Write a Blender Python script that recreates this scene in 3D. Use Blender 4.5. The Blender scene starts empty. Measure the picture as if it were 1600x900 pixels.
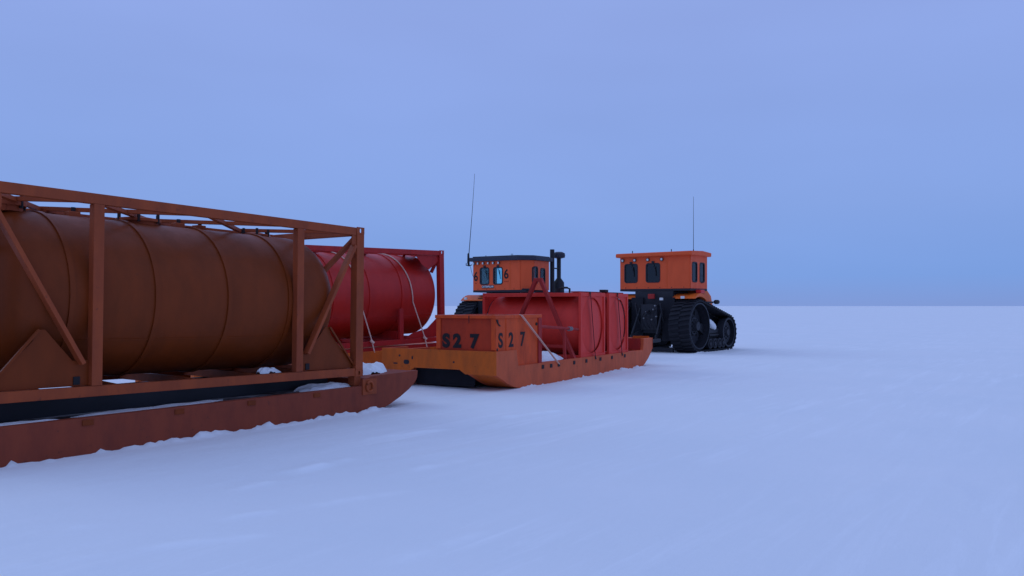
import bpy, bmesh, math, random
import numpy as np
from mathutils import Vector, Matrix, Euler
R = math.radians
random.seed(4)
SC = bpy.context.scene
COL = SC.collection

# ------------------------------------------------------------------ camera
cam_d = bpy.data.cameras.new('camera'); cam = bpy.data.objects.new('camera', cam_d)
COL.objects.link(cam); SC.camera = cam
cam.location = (0, 0, 1.84); cam.rotation_euler = (R(90), 0, 0)
cam_d.sensor_width = 36; cam_d.lens = 28.125; cam_d.shift_y = 0.0175
cam_d.clip_start = 0.1; cam_d.clip_end = 20000

# ------------------------------------------------------------------ sky
W = bpy.data.worlds.new('World'); SC.world = W; W.use_nodes = True
nt = W.node_tree; nt.nodes.clear()
SUN_EL, SUN_AZ = 32.0, -62.0     # azimuth from +Y towards +X
out = nt.nodes.new('ShaderNodeOutputWorld')
sky = nt.nodes.new('ShaderNodeTexSky'); sky.sky_type = 'NISHITA'; sky.sun_disc = False
sky.sun_elevation = R(SUN_EL); sky.sun_rotation = R(SUN_AZ); sky.altitude = 2800
sky.dust_density = 0.3; sky.ozone_density = 4
b1 = nt.nodes.new('ShaderNodeBackground'); b1.inputs[1].default_value = 0.05
nt.links.new(sky.outputs[0], b1.inputs[0])
tc = nt.nodes.new('ShaderNodeTexCoord'); sx = nt.nodes.new('ShaderNodeSeparateXYZ')
nt.links.new(tc.outputs['Generated'], sx.inputs[0])
rp = nt.nodes.new('ShaderNodeValToRGB'); nt.links.new(sx.outputs[2], rp.inputs[0])
cr = rp.color_ramp
STOPS = [(0.0, (.215, .330, .72)), (.035, (.200, .355, .78)), (.12, (.242, .380, .79)), (.33, (.290, .403, .82)), (1.0, (.435, .585, 1.05))]
cr.elements[0].position = 0; cr.elements[0].color = (*STOPS[0][1], 1)
cr.elements[1].position = 1; cr.elements[1].color = (*STOPS[-1][1], 1)
for p, c in STOPS[1:-1]:
    e = cr.elements.new(p); e.color = (*c, 1)
nz = nt.nodes.new('ShaderNodeTexNoise'); nz.inputs['Scale'].default_value = 1.6; nz.inputs['Detail'].default_value = 3
mp = nt.nodes.new('ShaderNodeMapping'); mp.inputs['Scale'].default_value = (1, 1, 3.5)
nt.links.new(tc.outputs['Generated'], mp.inputs[0]); nt.links.new(mp.outputs[0], nz.inputs[0])
mr = nt.nodes.new('ShaderNodeMapRange'); mr.inputs[1].default_value = .3; mr.inputs[2].default_value = .7
mr.inputs[3].default_value = .95; mr.inputs[4].default_value = 1.05
nt.links.new(nz.outputs[0], mr.inputs[0])
b2 = nt.nodes.new('ShaderNodeBackground')
nt.links.new(rp.outputs[0], b2.inputs[0]); nt.links.new(mr.outputs[0], b2.inputs[1])
ad = nt.nodes.new('ShaderNodeMixShader'); ad.inputs[0].default_value = .93
nt.links.new(b1.outputs[0], ad.inputs[1]); nt.links.new(b2.outputs[0], ad.inputs[2])
nt.links.new(ad.outputs[0], out.inputs[0])

sl = bpy.data.lights.new('sun', 'SUN'); so = bpy.data.objects.new('sun', sl); COL.objects.link(so)
sl.energy = 0.5; sl.angle = R(35); sl.color = (.58, .74, 1.0)
sd = Vector((math.sin(R(SUN_AZ)) * math.cos(R(SUN_EL)), math.cos(R(SUN_AZ)) * math.cos(R(SUN_EL)), math.sin(R(SUN_EL))))
so.rotation_euler = sd.to_track_quat('Z', 'Y').to_euler(); so.location = (-10, 10, 15)

SC.view_settings.view_transform = 'Standard'; SC.view_settings.look = 'None'
SC.view_settings.exposure = 0.0; SC.view_settings.gamma = 1
SC.view_settings.use_curve_mapping = False

# ------------------------------------------------------------------ materials
def mat_base(name):
    m = bpy.data.materials.new(name); m.use_nodes = True
    n = m.node_tree.nodes; l = m.node_tree.links
    return m, n, l, n['Principled BSDF']

def paint(name, col, rough=.5, dirt=(.05, .025, .015), amount=.35, spots=.0, metal=0, streak=True, frost=0.0, spec=.3):
    m, n, l, p = mat_base(name)
    tc = n.new('ShaderNodeTexCoord')
    a = n.new('ShaderNodeTexNoise'); a.inputs['Scale'].default_value = 2.2; a.inputs['Detail'].default_value = 7; a.inputs['Roughness'].default_value = .65
    mp = n.new('ShaderNodeMapping'); mp.inputs['Scale'].default_value = (1.6, 1.6, .55) if streak else (1, 1, 1)
    l.new(tc.outputs['Object'], mp.inputs[0]); l.new(mp.outputs[0], a.inputs[0])
    r = n.new('ShaderNodeMapRange'); r.inputs[1].default_value = .38; r.inputs[2].default_value = .75; r.inputs[4].default_value = amount
    l.new(a.outputs[0], r.inputs[0])
    mx = n.new('ShaderNodeMixRGB'); mx.inputs[1].default_value = (*col, 1); mx.inputs[2].default_value = (*dirt, 1)
    l.new(r.outputs[0], mx.inputs[0]); cur = mx.outputs[0]
    if spots > 0:
        b = n.new('ShaderNodeTexNoise'); b.inputs['Scale'].default_value = 11; b.inputs['Detail'].default_value = 6; b.inputs['Roughness'].default_value = .7
        l.new(tc.outputs['Object'], b.inputs[0])
        r2 = n.new('ShaderNodeMapRange'); r2.inputs[1].default_value = .62; r2.inputs[2].default_value = .70; r2.inputs[4].default_value = spots
        l.new(b.outputs[0], r2.inputs[0])
        m2 = n.new('ShaderNodeMixRGB'); m2.inputs[2].default_value = (.035, .02, .018, 1)
        l.new(cur, m2.inputs[1]); l.new(r2.outputs[0], m2.inputs[0]); cur = m2.outputs[0]
    if frost > 0:
        g = n.new('ShaderNodeNewGeometry'); s = n.new('ShaderNodeSeparateXYZ'); l.new(g.outputs['Normal'], s.inputs[0])
        b = n.new('ShaderNodeTexNoise'); b.inputs['Scale'].default_value = 5; b.inputs['Detail'].default_value = 8
        l.new(tc.outputs['Object'], b.inputs[0])
        q = n.new('ShaderNodeMath'); q.operation = 'MULTIPLY_ADD'; q.inputs[1].default_value = .9; l.new(b.outputs[0], q.inputs[0]); l.new(s.outputs[2], q.inputs[2])
        r3 = n.new('ShaderNodeMapRange'); r3.inputs[1].default_value = 1.2; r3.inputs[2].default_value = 1.5; r3.inputs[4].default_value = frost
        l.new(q.outputs[0], r3.inputs[0])
        m3 = n.new('ShaderNodeMixRGB'); m3.inputs[2].default_value = (.7, .72, .78, 1)
        l.new(cur, m3.inputs[1]); l.new(r3.outputs[0], m3.inputs[0]); cur = m3.outputs[0]
    l.new(cur, p.inputs['Base Color'])
    rr = n.new('ShaderNodeMapRange'); rr.inputs[3].default_value = rough - .08; rr.inputs[4].default_value = rough + .22
    l.new(a.outputs[0], rr.inputs[0]); l.new(rr.outputs[0], p.inputs['Roughness'])
    p.inputs['Metallic'].default_value = metal; p.inputs['Specular IOR Level'].default_value = spec
    c = n.new('ShaderNodeTexNoise'); c.inputs['Scale'].default_value = 3.5; c.inputs['Detail'].default_value = 4
    l.new(tc.outputs['Object'], c.inputs[0])
    bp = n.new('ShaderNodeBump'); bp.inputs['Strength'].default_value = .25; bp.inputs['Distance'].default_value = .02
    l.new(c.outputs[0], bp.inputs['Height']); l.new(bp.outputs[0], p.inputs['Normal'])
    return m

def snow_mat(name, bump=.6, big=False):
    m, n, l, p = mat_base(name)
    tc = n.new('ShaderNodeTexCoord')
    p.inputs['Roughness'].default_value = .85; p.inputs['Specular IOR Level'].default_value = .15
    a = n.new('ShaderNodeTexNoise'); a.inputs['Scale'].default_value = .35 if big else 3; a.inputs['Detail'].default_value = 6
    l.new(tc.outputs['Object'], a.inputs[0])
    rp = n.new('ShaderNodeMapRange'); rp.inputs[1].default_value = .3; rp.inputs[2].default_value = .7
    l.new(a.outputs[0], rp.inputs[0])
    mx = n.new('ShaderNodeMixRGB'); mx.inputs[1].default_value = (.79, .80, .81, 1); mx.inputs[2].default_value = (.83, .825, .83, 1)
    l.new(rp.outputs[0], mx.inputs[0]); l.new(mx.outputs[0], p.inputs['Base Color'])
    m0 = n.new('ShaderNodeMapping'); m0.inputs['Rotation'].default_value = (0, 0, R(-54)) if big else (0, 0, 0)
    mp = n.new('ShaderNodeMapping'); mp.inputs['Scale'].default_value = (1.0, 4.0, 1) if big else (1, 1, 1)
    l.new(tc.outputs['Object'], m0.inputs[0]); l.new(m0.outputs[0], mp.inputs[0])
    if big:      # streaks of whiter drifted snow along the wind
        ms = n.new('ShaderNodeMapping'); ms.inputs['Scale'].default_value = (.32, 3.4, 1); l.new(m0.outputs[0], ms.inputs[0])
        k1 = n.new('ShaderNodeTexNoise'); k1.inputs['Scale'].default_value = 1.0; k1.inputs['Detail'].default_value = 7; k1.inputs['Roughness'].default_value = .68; k1.inputs['Distortion'].default_value = .5
        l.new(ms.outputs[0], k1.inputs[0])
        q1 = n.new('ShaderNodeMapRange'); q1.inputs[1].default_value = .50; q1.inputs[2].default_value = .70; q1.inputs[4].default_value = 1.0; l.new(k1.outputs[0], q1.inputs[0])
        k2 = n.new('ShaderNodeTexNoise'); k2.inputs['Scale'].default_value = .22; k2.inputs['Detail'].default_value = 4; l.new(m0.outputs[0], k2.inputs[0])
        q2 = n.new('ShaderNodeMapRange'); q2.inputs[1].default_value = .40; q2.inputs[2].default_value = .58; l.new(k2.outputs[0], q2.inputs[0])
        mu = n.new('ShaderNodeMath'); mu.operation = 'MULTIPLY'; l.new(q1.outputs[0], mu.inputs[0]); l.new(q2.outputs[0], mu.inputs[1])
        m5 = n.new('ShaderNodeMixRGB'); m5.inputs[2].default_value = (.875, .875, .885, 1)
        l.new(mu.outputs[0], m5.inputs[0]); l.new(mx.outputs[0], m5.inputs[1]); 
        fa = n.new('ShaderNodeAttribute'); fa.attribute_name = 'ridge_white'; m6 = n.new('ShaderNodeMixRGB'); m6.inputs[2].default_value = (.885, .885, .89, 1)
        l.new(fa.outputs['Fac'], m6.inputs[0]); l.new(m5.outputs[0], m6.inputs[1]); l.new(m6.outputs[0], p.inputs['Base Color'])
    b = n.new('ShaderNodeTexNoise'); b.inputs['Scale'].default_value = 1.2 if big else 9; b.inputs['Detail'].default_value = 9; b.inputs['Roughness'].default_value = .62
    l.new(mp.outputs[0], b.inputs[0])
    bp = n.new('ShaderNodeBump'); bp.inputs['Strength'].default_value = bump; bp.inputs['Distance'].default_value = .035
    l.new(b.outputs[0], bp.inputs['Height'])
    c = n.new('ShaderNodeTexNoise'); c.inputs['Scale'].default_value = 14 if big else 30; c.inputs['Detail'].default_value = 8; c.inputs['Roughness'].default_value = .7
    l.new((m0 if big else mp).outputs[0], c.inputs[0])
    bq = n.new('ShaderNodeBump'); bq.inputs['Strength'].default_value = .35; bq.inputs['Distance'].default_value = .012
    l.new(c.outputs[0], bq.inputs['Height']); l.new(bp.outputs[0], bq.inputs['Normal']); l.new(bq.outputs[0], p.inputs['Normal'])
    return m

def deck_mat(name, base, snow_amt):
    m, n, l, p = mat_base(name)
    tc = n.new('ShaderNodeTexCoord')
    mp = n.new('ShaderNodeMapping'); mp.inputs['Scale'].default_value = (.55, 1.6, 1)
    l.new(tc.outputs['Object'], mp.inputs[0])
    a = n.new('ShaderNodeTexNoise'); a.inputs['Scale'].default_value = 1.5; a.inputs['Detail'].default_value = 8; a.inputs['Roughness'].default_value = .6
    l.new(mp.outputs[0], a.inputs[0])
    r = n.new('ShaderNodeMapRange'); r.inputs[1].default_value = .52; r.inputs[2].default_value = .6; r.inputs[4].default_value = snow_amt
    l.new(a.outputs[0], r.inputs[0])
    mx = n.new('ShaderNodeMixRGB'); mx.inputs[1].default_value = (*base, 1); mx.inputs[2].default_value = (.74, .75, .78, 1)
    l.new(r.outputs[0], mx.inputs[0]); l.new(mx.outputs[0], p.inputs['Base Color'])
    q = n.new('ShaderNodeMapRange'); q.inputs[3].default_value = .42; q.inputs[4].default_value = .9
    l.new(r.outputs[0], q.inputs[0]); l.new(q.outputs[0], p.inputs['Roughness'])
    return m

def glass(name, tint, gl=.12):
    m = bpy.data.materials.new(name); m.use_nodes = True
    n = m.node_tree.nodes; l = m.node_tree.links; n.clear()
    o = n.new('ShaderNodeOutputMaterial'); t = n.new('ShaderNodeBsdfTransparent'); t.inputs[0].default_value = (*tint, 1)
    g = n.new('ShaderNodeBsdfGlossy'); g.inputs['Roughness'].default_value = .08
    mx = n.new('ShaderNodeMixShader'); fr = n.new('ShaderNodeFresnel'); fr.inputs[0].default_value = 1.45
    ad = n.new('ShaderNodeMath'); ad.operation = 'ADD'; ad.inputs[1].default_value = gl; l.new(fr.outputs[0], ad.inputs[0])
    l.new(ad.outputs[0], mx.inputs[0]); l.new(t.outputs[0], mx.inputs[1]); l.new(g.outputs[0], mx.inputs[2]); l.new(mx.outputs[0], o.inputs[0])
    return m

M = dict(
    brown=paint('rust_orange_paint', (.36, .070, .021), .5, (.12, .03, .02), .55, .45, spec=.18),
    brown_tank=paint('rust_orange_tank_paint', (.21, .037, .006), .42, (.08, .020, .006), .42, .2, spec=.16),
    brown_sled=paint('red_brown_sled_paint', (.27, .050, .022), .55, (.10, .025, .02), .55, .5, spec=.2),
    red=paint('red_frame_paint', (.50, .020, .016), .45, (.16, .015, .02), .5, .25, spec=.3),
    red_tank=paint('red_tank_paint', (.54, .019, .011), .40, (.28, .010, .010), .4, .15, spec=.35),
    redc=paint('faded_red_tank_paint', (.78, .055, .036), .5, (.48, .035, .03), .45, .3, spec=.22),
    redd=paint('weathered_red_paint', (.42, .030, .024), .55, (.16, .02, .02), .5, .4, spec=.2),
    yellow=paint('orange_yellow_sled_paint', (.66, .125, .014), .5, (.18, .05, .02), .55, .55, spec=.2),
    yellow_side=paint('faded_orange_side_paint', (.64, .115, .038), .55, (.25, .06, .035), .5, .45, spec=.2),
    box=paint('box_orange_paint', (.74, .088, .016), .55, (.20, .03, .02), .55, .4, frost=.25, spec=.2),
    boxpanel=paint('box_panel_paint', (.50, .045, .014), .55, (.14, .02, .015), .5, .3, spec=.2),
    cab=paint('orange_cab_paint', (.82, .105, .026), .45, (.50, .06, .02), .3, .12, spec=.25),
    hood=paint('orange_hood_paint', (.78, .13, .014), .4, (.35, .05, .02), .4, .2, spec=.3),
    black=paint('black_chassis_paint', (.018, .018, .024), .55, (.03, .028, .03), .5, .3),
    roof=paint('dark_roof_paint', (.030, .032, .050), .5, (.05, .05, .07), .3, 0),
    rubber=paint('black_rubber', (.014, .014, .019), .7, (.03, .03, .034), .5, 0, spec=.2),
    wheel=paint('dark_wheel_paint', (.026, .026, .034), .55, (.02, .02, .025), .5, .3),
    steel=paint('worn_grey_steel', (.30, .29, .29), .45, (.10, .08, .07), .5, .3, metal=.5),
    dark=paint('black_marking_paint', (.012, .010, .012), .6, (.05, .02, .015), .35, 0),
    white=paint('white_plate_paint', (.75, .75, .75), .5, (.5, .5, .5), .3, 0),
    redlamp=paint('red_lamp_lens', (.65, .02, .02), .3, (.5, .02, .02), .2, 0),
    strap=paint('tan_webbing', (.78, .52, .40), .8, (.40, .25, .2), .4, 0),
    bstrap=paint('black_webbing', (.02, .016, .02), .8, (.03, .02, .02), .4, 0),
    seat=paint('black_seat_fabric', (.02, .02, .025), .8, (.03, .03, .03), .3, 0),
    lens=paint('pale_lamp_lens', (.62, .62, .60), .2, (.5, .5, .5), .2, 0, spec=.6),
    snow=snow_mat('packed_snow', .5), ground=snow_mat('wind_packed_snow', .34, True),
    deckA=deck_mat('dark_icy_deck', (.030, .018, .018), .35), deckC=deck_mat('red_snowy_deck', (.16, .03, .02), .8),
    glass_clear=glass('clear_cab_glass', (.80, 1.0, 1.0), .03), glass_dark=glass('smoked_cab_glass', (.06, .07, .09), .03),
)

# ------------------------------------------------------------------ mesh builder
class MB:
    def __init__(s, off=(0, 0, 0)):
        s.bm = bmesh.new(); s.off = Vector(off)
    def _faces(s, vs, fs):
        bv = [s.bm.verts.new(Vector(v) + s.off) for v in vs]
        for f in fs:
            try: s.bm.faces.new([bv[i] for i in f])
            except ValueError: pass
    def box(s, x0, x1, y0, y1, z0, z1):
        v = [(x, y, z) for x in (x0, x1) for y in (y0, y1) for z in (z0, z1)]
        s._faces(v, [(0, 1, 3, 2), (4, 6, 7, 5), (0, 4, 5, 1), (2, 3, 7, 6), (0, 2, 6, 4), (1, 5, 7, 3)]); return s
    def bar(s, a, b, w, h=None, up=(0, 0, 1)):
        h = h or w; a = Vector(a); b = Vector(b); d = (b - a).normalized(); up = Vector(up)
        if abs(d.dot(up)) > .99: up = Vector((1, 0, 0))
        sd = d.cross(up).normalized(); u = sd.cross(d).normalized()
        v = [p + sd * w / 2 * i + u * h / 2 * j for p in (a, b) for i, j in ((-1, -1), (1, -1), (1, 1), (-1, 1))]
        s._faces(v, [(3, 2, 1, 0), (4, 5, 6, 7), (0, 1, 5, 4), (1, 2, 6, 5), (2, 3, 7, 6), (3, 0, 4, 7)]); return s
    def path(s, pts, r, n=8):
        pts = [Vector(p) for p in pts]; rings = []
        for i, p in enumerate(pts):
            d = (pts[min(i + 1, len(pts) - 1)] - pts[max(i - 1, 0)]).normalized()
            u = Vector((0, 0, 1)) if abs(d.z) < .9 else Vector((1, 0, 0))
            a = d.cross(u).normalized(); b = a.cross(d)
            rr = r[i] if isinstance(r, (list, tuple)) else r
            rings.append([s.bm.verts.new(p + s.off + a * rr * math.cos(t) + b * rr * math.sin(t)) for t in [2 * math.pi * k / n for k in range(n)]])
        for i in range(len(rings) - 1):
            for k in range(n):
                s.bm.faces.new((rings[i][k], rings[i][(k + 1) % n], rings[i + 1][(k + 1) % n], rings[i + 1][k]))
        s.bm.faces.new(rings[0][::-1]); s.bm.faces.new(rings[-1]); return s
    def tube(s, a, b, r, n=12): return s.path([a, b], r, n)
    def prism(s, pts, y0, y1, axis='y'):
        # polygon in (x,z) extruded along y ; axis 'x': polygon in (y,z) extruded along x; 'z': (x,y)
        n = len(pts)
        def P(p, t): return {'y': (p[0], t, p[1]), 'x': (t, p[0], p[1]), 'z': (p[0], p[1], t)}[axis]
        v = [P(p, y0) for p in pts] + [P(p, y1) for p in pts]
        s._faces(v, [tuple(range(n)), tuple(range(2 * n - 1, n - 1, -1))] + [(i, i + n, (i + 1) % n + n, (i + 1) % n) for i in range(n)]); return s
    def lathe(s, prof, c, axis='x', n=64, caps=True):
        # prof = [(t, r)] along axis through c
        c = Vector(c); rings = []
        for t, r in prof:
            ring = []
            for k in range(n):
                a = 2 * math.pi * k / n; u, v = r * math.cos(a), r * math.sin(a)
                p = {'x': (t, u, v), 'y': (u, t, v), 'z': (u, v, t)}[axis]
                ring.append(s.bm.verts.new(c + s.off + Vector(p)))
            rings.append(ring)
        for i in range(len(rings) - 1):
            for k in range(n):
                s.bm.faces.new((rings[i][k], rings[i][(k + 1) % n], rings[i + 1][(k + 1) % n], rings[i + 1][k]))
        if caps:
            s.bm.faces.new(rings[0][::-1]); s.bm.faces.new(rings[-1])
        return s
    def build(s, name, mat, parent=None, bevel=0.0, smooth=None):
        bmesh.ops.recalc_face_normals(s.bm, faces=s.bm.faces[:])
        me = bpy.data.meshes.new(name); s.bm.to_mesh(me); s.bm.free()
        me.materials.append(M[mat] if isinstance(mat, str) else mat)
        o = bpy.data.objects.new(name, me); COL.objects.link(o)
        if parent: o.parent = parent
        if smooth:
            for p in me.polygons: p.use_smooth = True
            me.set_sharp_from_angle(angle=R(smooth))
        if bevel:
            b = o.modifiers.new('bevel', 'BEVEL'); b.width = bevel; b.segments = 2; b.limit_method = 'ANGLE'; b.angle_limit = R(40)
        return o

def thing(name, label, cat, loc=(0, 0, 0), head=0, pitch=0, group=None):
    o = bpy.data.objects.new(name, None); COL.objects.link(o); o.empty_display_size = .3
    o.location = loc; o.rotation_euler = Euler((0, -R(pitch), R(90 - head)), 'XYZ')
    tag(o, label, cat, group); return o
def tag(o, label, cat, group=None, kind=None):
    o['label'] = label; o['category'] = cat
    if group: o['group'] = group
    if kind: o['kind'] = kind
    return o
def place(P, head, local):
    """world location of an origin whose local point (x fwd, y left) must sit at P"""
    h = R(head); f = Vector((math.sin(h), math.cos(h))); l = Vector((-math.cos(h), math.sin(h)))
    q = Vector(P) - f * local[0] - l * local[1]
    return q

def curve_mesh(cu, name, mat, parent, M4):
    tmp = bpy.data.objects.new('tmp', cu); COL.objects.link(tmp)
    bpy.context.view_layer.update()
    me = bpy.data.meshes.new_from_object(tmp.evaluated_get(bpy.context.evaluated_depsgraph_get()))
    bpy.data.objects.remove(tmp)
    me.transform(M4); me.name = name
    me.materials.clear(); me.materials.append(M[mat])
    o = bpy.data.objects.new(name, me); COL.objects.link(o); o.parent = parent
    return o
def text(body, size, mat, parent, o, right, up, name='lettering', bold=.0, xs=1.0):
    """text centred on o, reading along `right`"""
    cu = bpy.data.curves.new(name, 'FONT'); cu.body = body; cu.size = size; cu.extrude = .003
    cu.offset = bold; cu.align_x = 'CENTER'; cu.align_y = 'CENTER'
    r = Vector(right).normalized() * xs; u = Vector(up).normalized(); n = r.cross(u).normalized()
    m4 = Matrix((( r.x, u.x, n.x, o[0]), (r.y, u.y, n.y, o[1]), (r.z, u.z, n.z, o[2]), (0, 0, 0, 1)))
    return curve_mesh(cu, name, mat, parent, m4)
def rrect(w, h, r, cx=0, cy=0, n=5):
    p = []
    for sx_, sy_, a0 in ((1, 1, 0), (-1, 1, 90), (-1, -1, 180), (1, -1, 270)):
        for k in range(n + 1):
            a = R(a0 + 90 * k / n); p.append((cx + sx_ * (w / 2 - r) + r * math.cos(a), cy + sy_ * (h / 2 - r) + r * math.sin(a)))
    return p
def plate(outline, holes, th, name, mat, parent, o, right, up):
    """flat plate with holes; outline in (right, up) coords, thickness th centred on the plane"""
    cu = bpy.data.curves.new(name, 'CURVE'); cu.dimensions = '2D'; cu.fill_mode = 'BOTH'; cu.extrude = th / 2
    for ps in [outline] + holes:
        sp = cu.splines.new('POLY'); sp.points.add(len(ps) - 1); sp.use_cyclic_u = True
        for i, q in enumerate(ps): sp.points[i].co = (q[0], q[1], 0, 1)
    r = Vector(right).normalized(); u = Vector(up).normalized(); n = r.cross(u).normalized()
    m4 = Matrix((( r.x, u.x, n.x, o[0]), (r.y, u.y, n.y, o[1]), (r.z, u.z, n.z, o[2]), (0, 0, 0, 1)))
    return curve_mesh(cu, name, mat, parent, m4)

# ------------------------------------------------------------------ numpy noise
rng = np.random.RandomState(7)
TAB = rng.rand(512, 512)
def vnoise(x, y):
    xi = np.floor(x).astype(int); yi = np.floor(y).astype(int); fx = x - xi; fy = y - yi
    fx = fx * fx * (3 - 2 * fx); fy = fy * fy * (3 - 2 * fy)
    g = lambda a, b: TAB[a % 512, b % 512]
    return (g(xi, yi) * (1 - fx) + g(xi + 1, yi) * fx) * (1 - fy) + (g(xi, yi + 1) * (1 - fx) + g(xi + 1, yi + 1) * fx) * fy
def fbm(x, y, o=4):
    s = 0; a = 1; t = 0
    for i in range(o):
        s = s + a * vnoise(x * 2 ** i + 17.3 * i, y * 2 ** i + 5.1 * i); t += a; a *= .5
    return s / t - .5

# ------------------------------------------------------------------ positions
HA, HB, HC = 34.6, 40.0, 31.0
RUNNERS = []      # (start, end) ground lines of the runner faces nearest the camera
def line(P, head, a, b):
    h = R(head); f = np.array((math.sin(h), math.cos(h))); P = np.array(P); return P + f * a, P + f * b
RUNNERS.append(line((-2.518, 13.893), HA, -9.0, .55))
RUNNERS.append(line((-.327, 17.1), HC, .9, 8.6))

h_ = R(38.0)
_c = np.array((7.31, 31.3)) + .07 * np.array((math.cos(h_), -math.sin(h_)))
RUNNERS.append((_c + np.array((math.sin(h_), math.cos(h_))) * -.5, _c + np.array((math.sin(h_), math.cos(h_))) * 3.1))
# ------------------------------------------------------------------ snow ground
def axis(lo, hi, step, far, g=1.12):
    c = list(np.arange(lo, hi + step, step)); s = step
    up = []; v = c[-1]
    while v < far: s *= g; v += s; up.append(v)
    s = step; dn = []; v = c[0]
    while v > -far: s *= g; v -= s; dn.append(v)
    return np.array(dn[::-1] + c + up)
gx = axis(-9, 10.5, .045, 9000); gy = axis(2.2, 34.5, .05, 9000)
X, Y = np.meshgrid(gx, gy)
h = R(36); U = X * math.sin(h) + Y * math.cos(h); V = X * math.cos(h) - Y * math.sin(h)
near = np.exp(-((X ** 2 + Y ** 2) / 45.0 ** 2))
Z = near * (.05 * fbm(U * .12, V * .2, 3) + .035 * fbm(U * .30 + 9, V * 1.1, 4))
# broken wind ridges running with the track of the sleds
rd = 1 - np.abs(2 * (vnoise(U * .16 + 40, V * .85 + .5 * fbm(U * .5, V * .5, 2) + 3))- 1)
msk = np.clip(fbm(U * .35 + 80, V * .7 + 11, 3) * 5, 0, 1)
Z += near * .022 * np.clip(rd - .90, 0, 1) * 10 * msk
Z += near * .010 * fbm(X * 6, Y * 6, 3)
for a, b in RUNNERS:
    d = b - a; L = np.hypot(*d); d = d / L
    t = (X - a[0]) * d[0] + (Y - a[1]) * d[1]; q = (X - a[0]) * d[1] - (Y - a[1]) * d[0]   # q>0 to the right
    inn = np.clip((t + .2) / .3, 0, 1) * np.clip((L + .3 - t) / .6, 0, 1)
    rag = np.clip(.012 + .17 * fbm(t * 1.6, q * 1.6 + 3, 4) + .17 * fbm(t * 10, q * 10, 3), 0, .08)
    Z += inn * rag * np.exp(-((q - .02) / .11) ** 2)
# grooves pressed by the runner edge ahead of the nearest sled and by boots / skis beside it
for (ax, ay, hd, L_, w_, dp) in ((-2.2, 14.35, 33.0, 3.4, .022, .022), (-2.45, 14.6, 34.0, 3.2, .03, .012), (1.9, 20.1, 30.5, 9.0, .05, .012)):
    hh = R(hd); dx, dy = math.sin(hh), math.cos(hh); t = (X - ax) * dx + (Y - ay) * dy; q = (X - ax) * dy - (Y - ay) * dx + .03 * np.sin(t * 1.7)
    Z -= dp * np.exp(-(q / (w_ * 1.6)) ** 2) * np.clip(t / .4, 0, 1) * np.clip((L_ - t) / .8, 0, 1)
# thin crusty drift lines in the foreground
ridge_white = np.zeros_like(Z)  # mask that whitens the base colour along these drift lines
for (u0, v0, u1, v1, hgt) in ((20, 833, 160, 818, .030), (255, 790, 285, 784, .030), (365, 768, 440, 752, .034), (415, 750, 565, 716, .040), (350, 813, 480, 794, .030),
                              (0, 888, 200, 862, .030), (200, 860, 420, 838, .022), (430, 800, 640, 768, .022), (640, 738, 760, 712, .022), (620, 880, 760, 830, .022), (770, 655, 900, 640, .025), (560, 690, 700, 672, .02)):
    P0, P1 = [np.array(((u - 800) / (v - 478) * 1.84, 1250 * 1.84 / (v - 478))) for u, v in ((u0, v0), (u1, v1))]
    d = P1 - P0; L_ = np.hypot(*d); d = d / L_
    t = (X - P0[0]) * d[0] + (Y - P0[1]) * d[1]; q = (X - P0[0]) * d[1] - (Y - P0[1]) * d[0] + .10 * fbm(t * 1.5 + u0, t * 0 + v0, 3)
    env = np.clip((t + .1) / .4, 0, 1) * np.clip((L_ + .1 - t) / .4, 0, 1) * np.clip(.5 + 2.6 * fbm(t * 3 + u0, q * 2 + v0, 3), 0, 1)
    ridge_white = np.maximum(ridge_white, env * np.exp(-(q / .07) ** 2))
    Z += hgt * env * np.where(q > 0, np.exp(-(q / .05) ** 2), np.exp(-(q / .22) ** 2))
nx, ny = len(gx), len(gy)
me = bpy.data.meshes.new('snow_ground')
co = np.stack([X, Y, Z], -1).reshape(-1, 3).astype(np.float32)
me.vertices.add(nx * ny); me.vertices.foreach_set('co', co.ravel())
ii, jj = np.meshgrid(np.arange(nx - 1), np.arange(ny - 1)); i0 = (jj * nx + ii).ravel()
quads = np.stack([i0, i0 + 1, i0 + 1 + nx, i0 + nx], -1).astype(np.int32)
nf = len(quads)
me.loops.add(nf * 4); me.loops.foreach_set('vertex_index', quads.ravel())
me.polygons.add(nf); me.polygons.foreach_set('loop_start', np.arange(nf, dtype=np.int32) * 4)
me.polygons.foreach_set('use_smooth', np.ones(nf, dtype=bool))
at = me.attributes.new('ridge_white', 'FLOAT', 'POINT'); at.data.foreach_set('value', ridge_white.ravel().astype(np.float32))
me.update()
me.materials.append(M['ground'])
g = bpy.data.objects.new('snow_ground', me); COL.objects.link(g)
g['kind'] = 'structure'; g['label'] = 'flat wind-packed snow field reaching the horizon'

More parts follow.
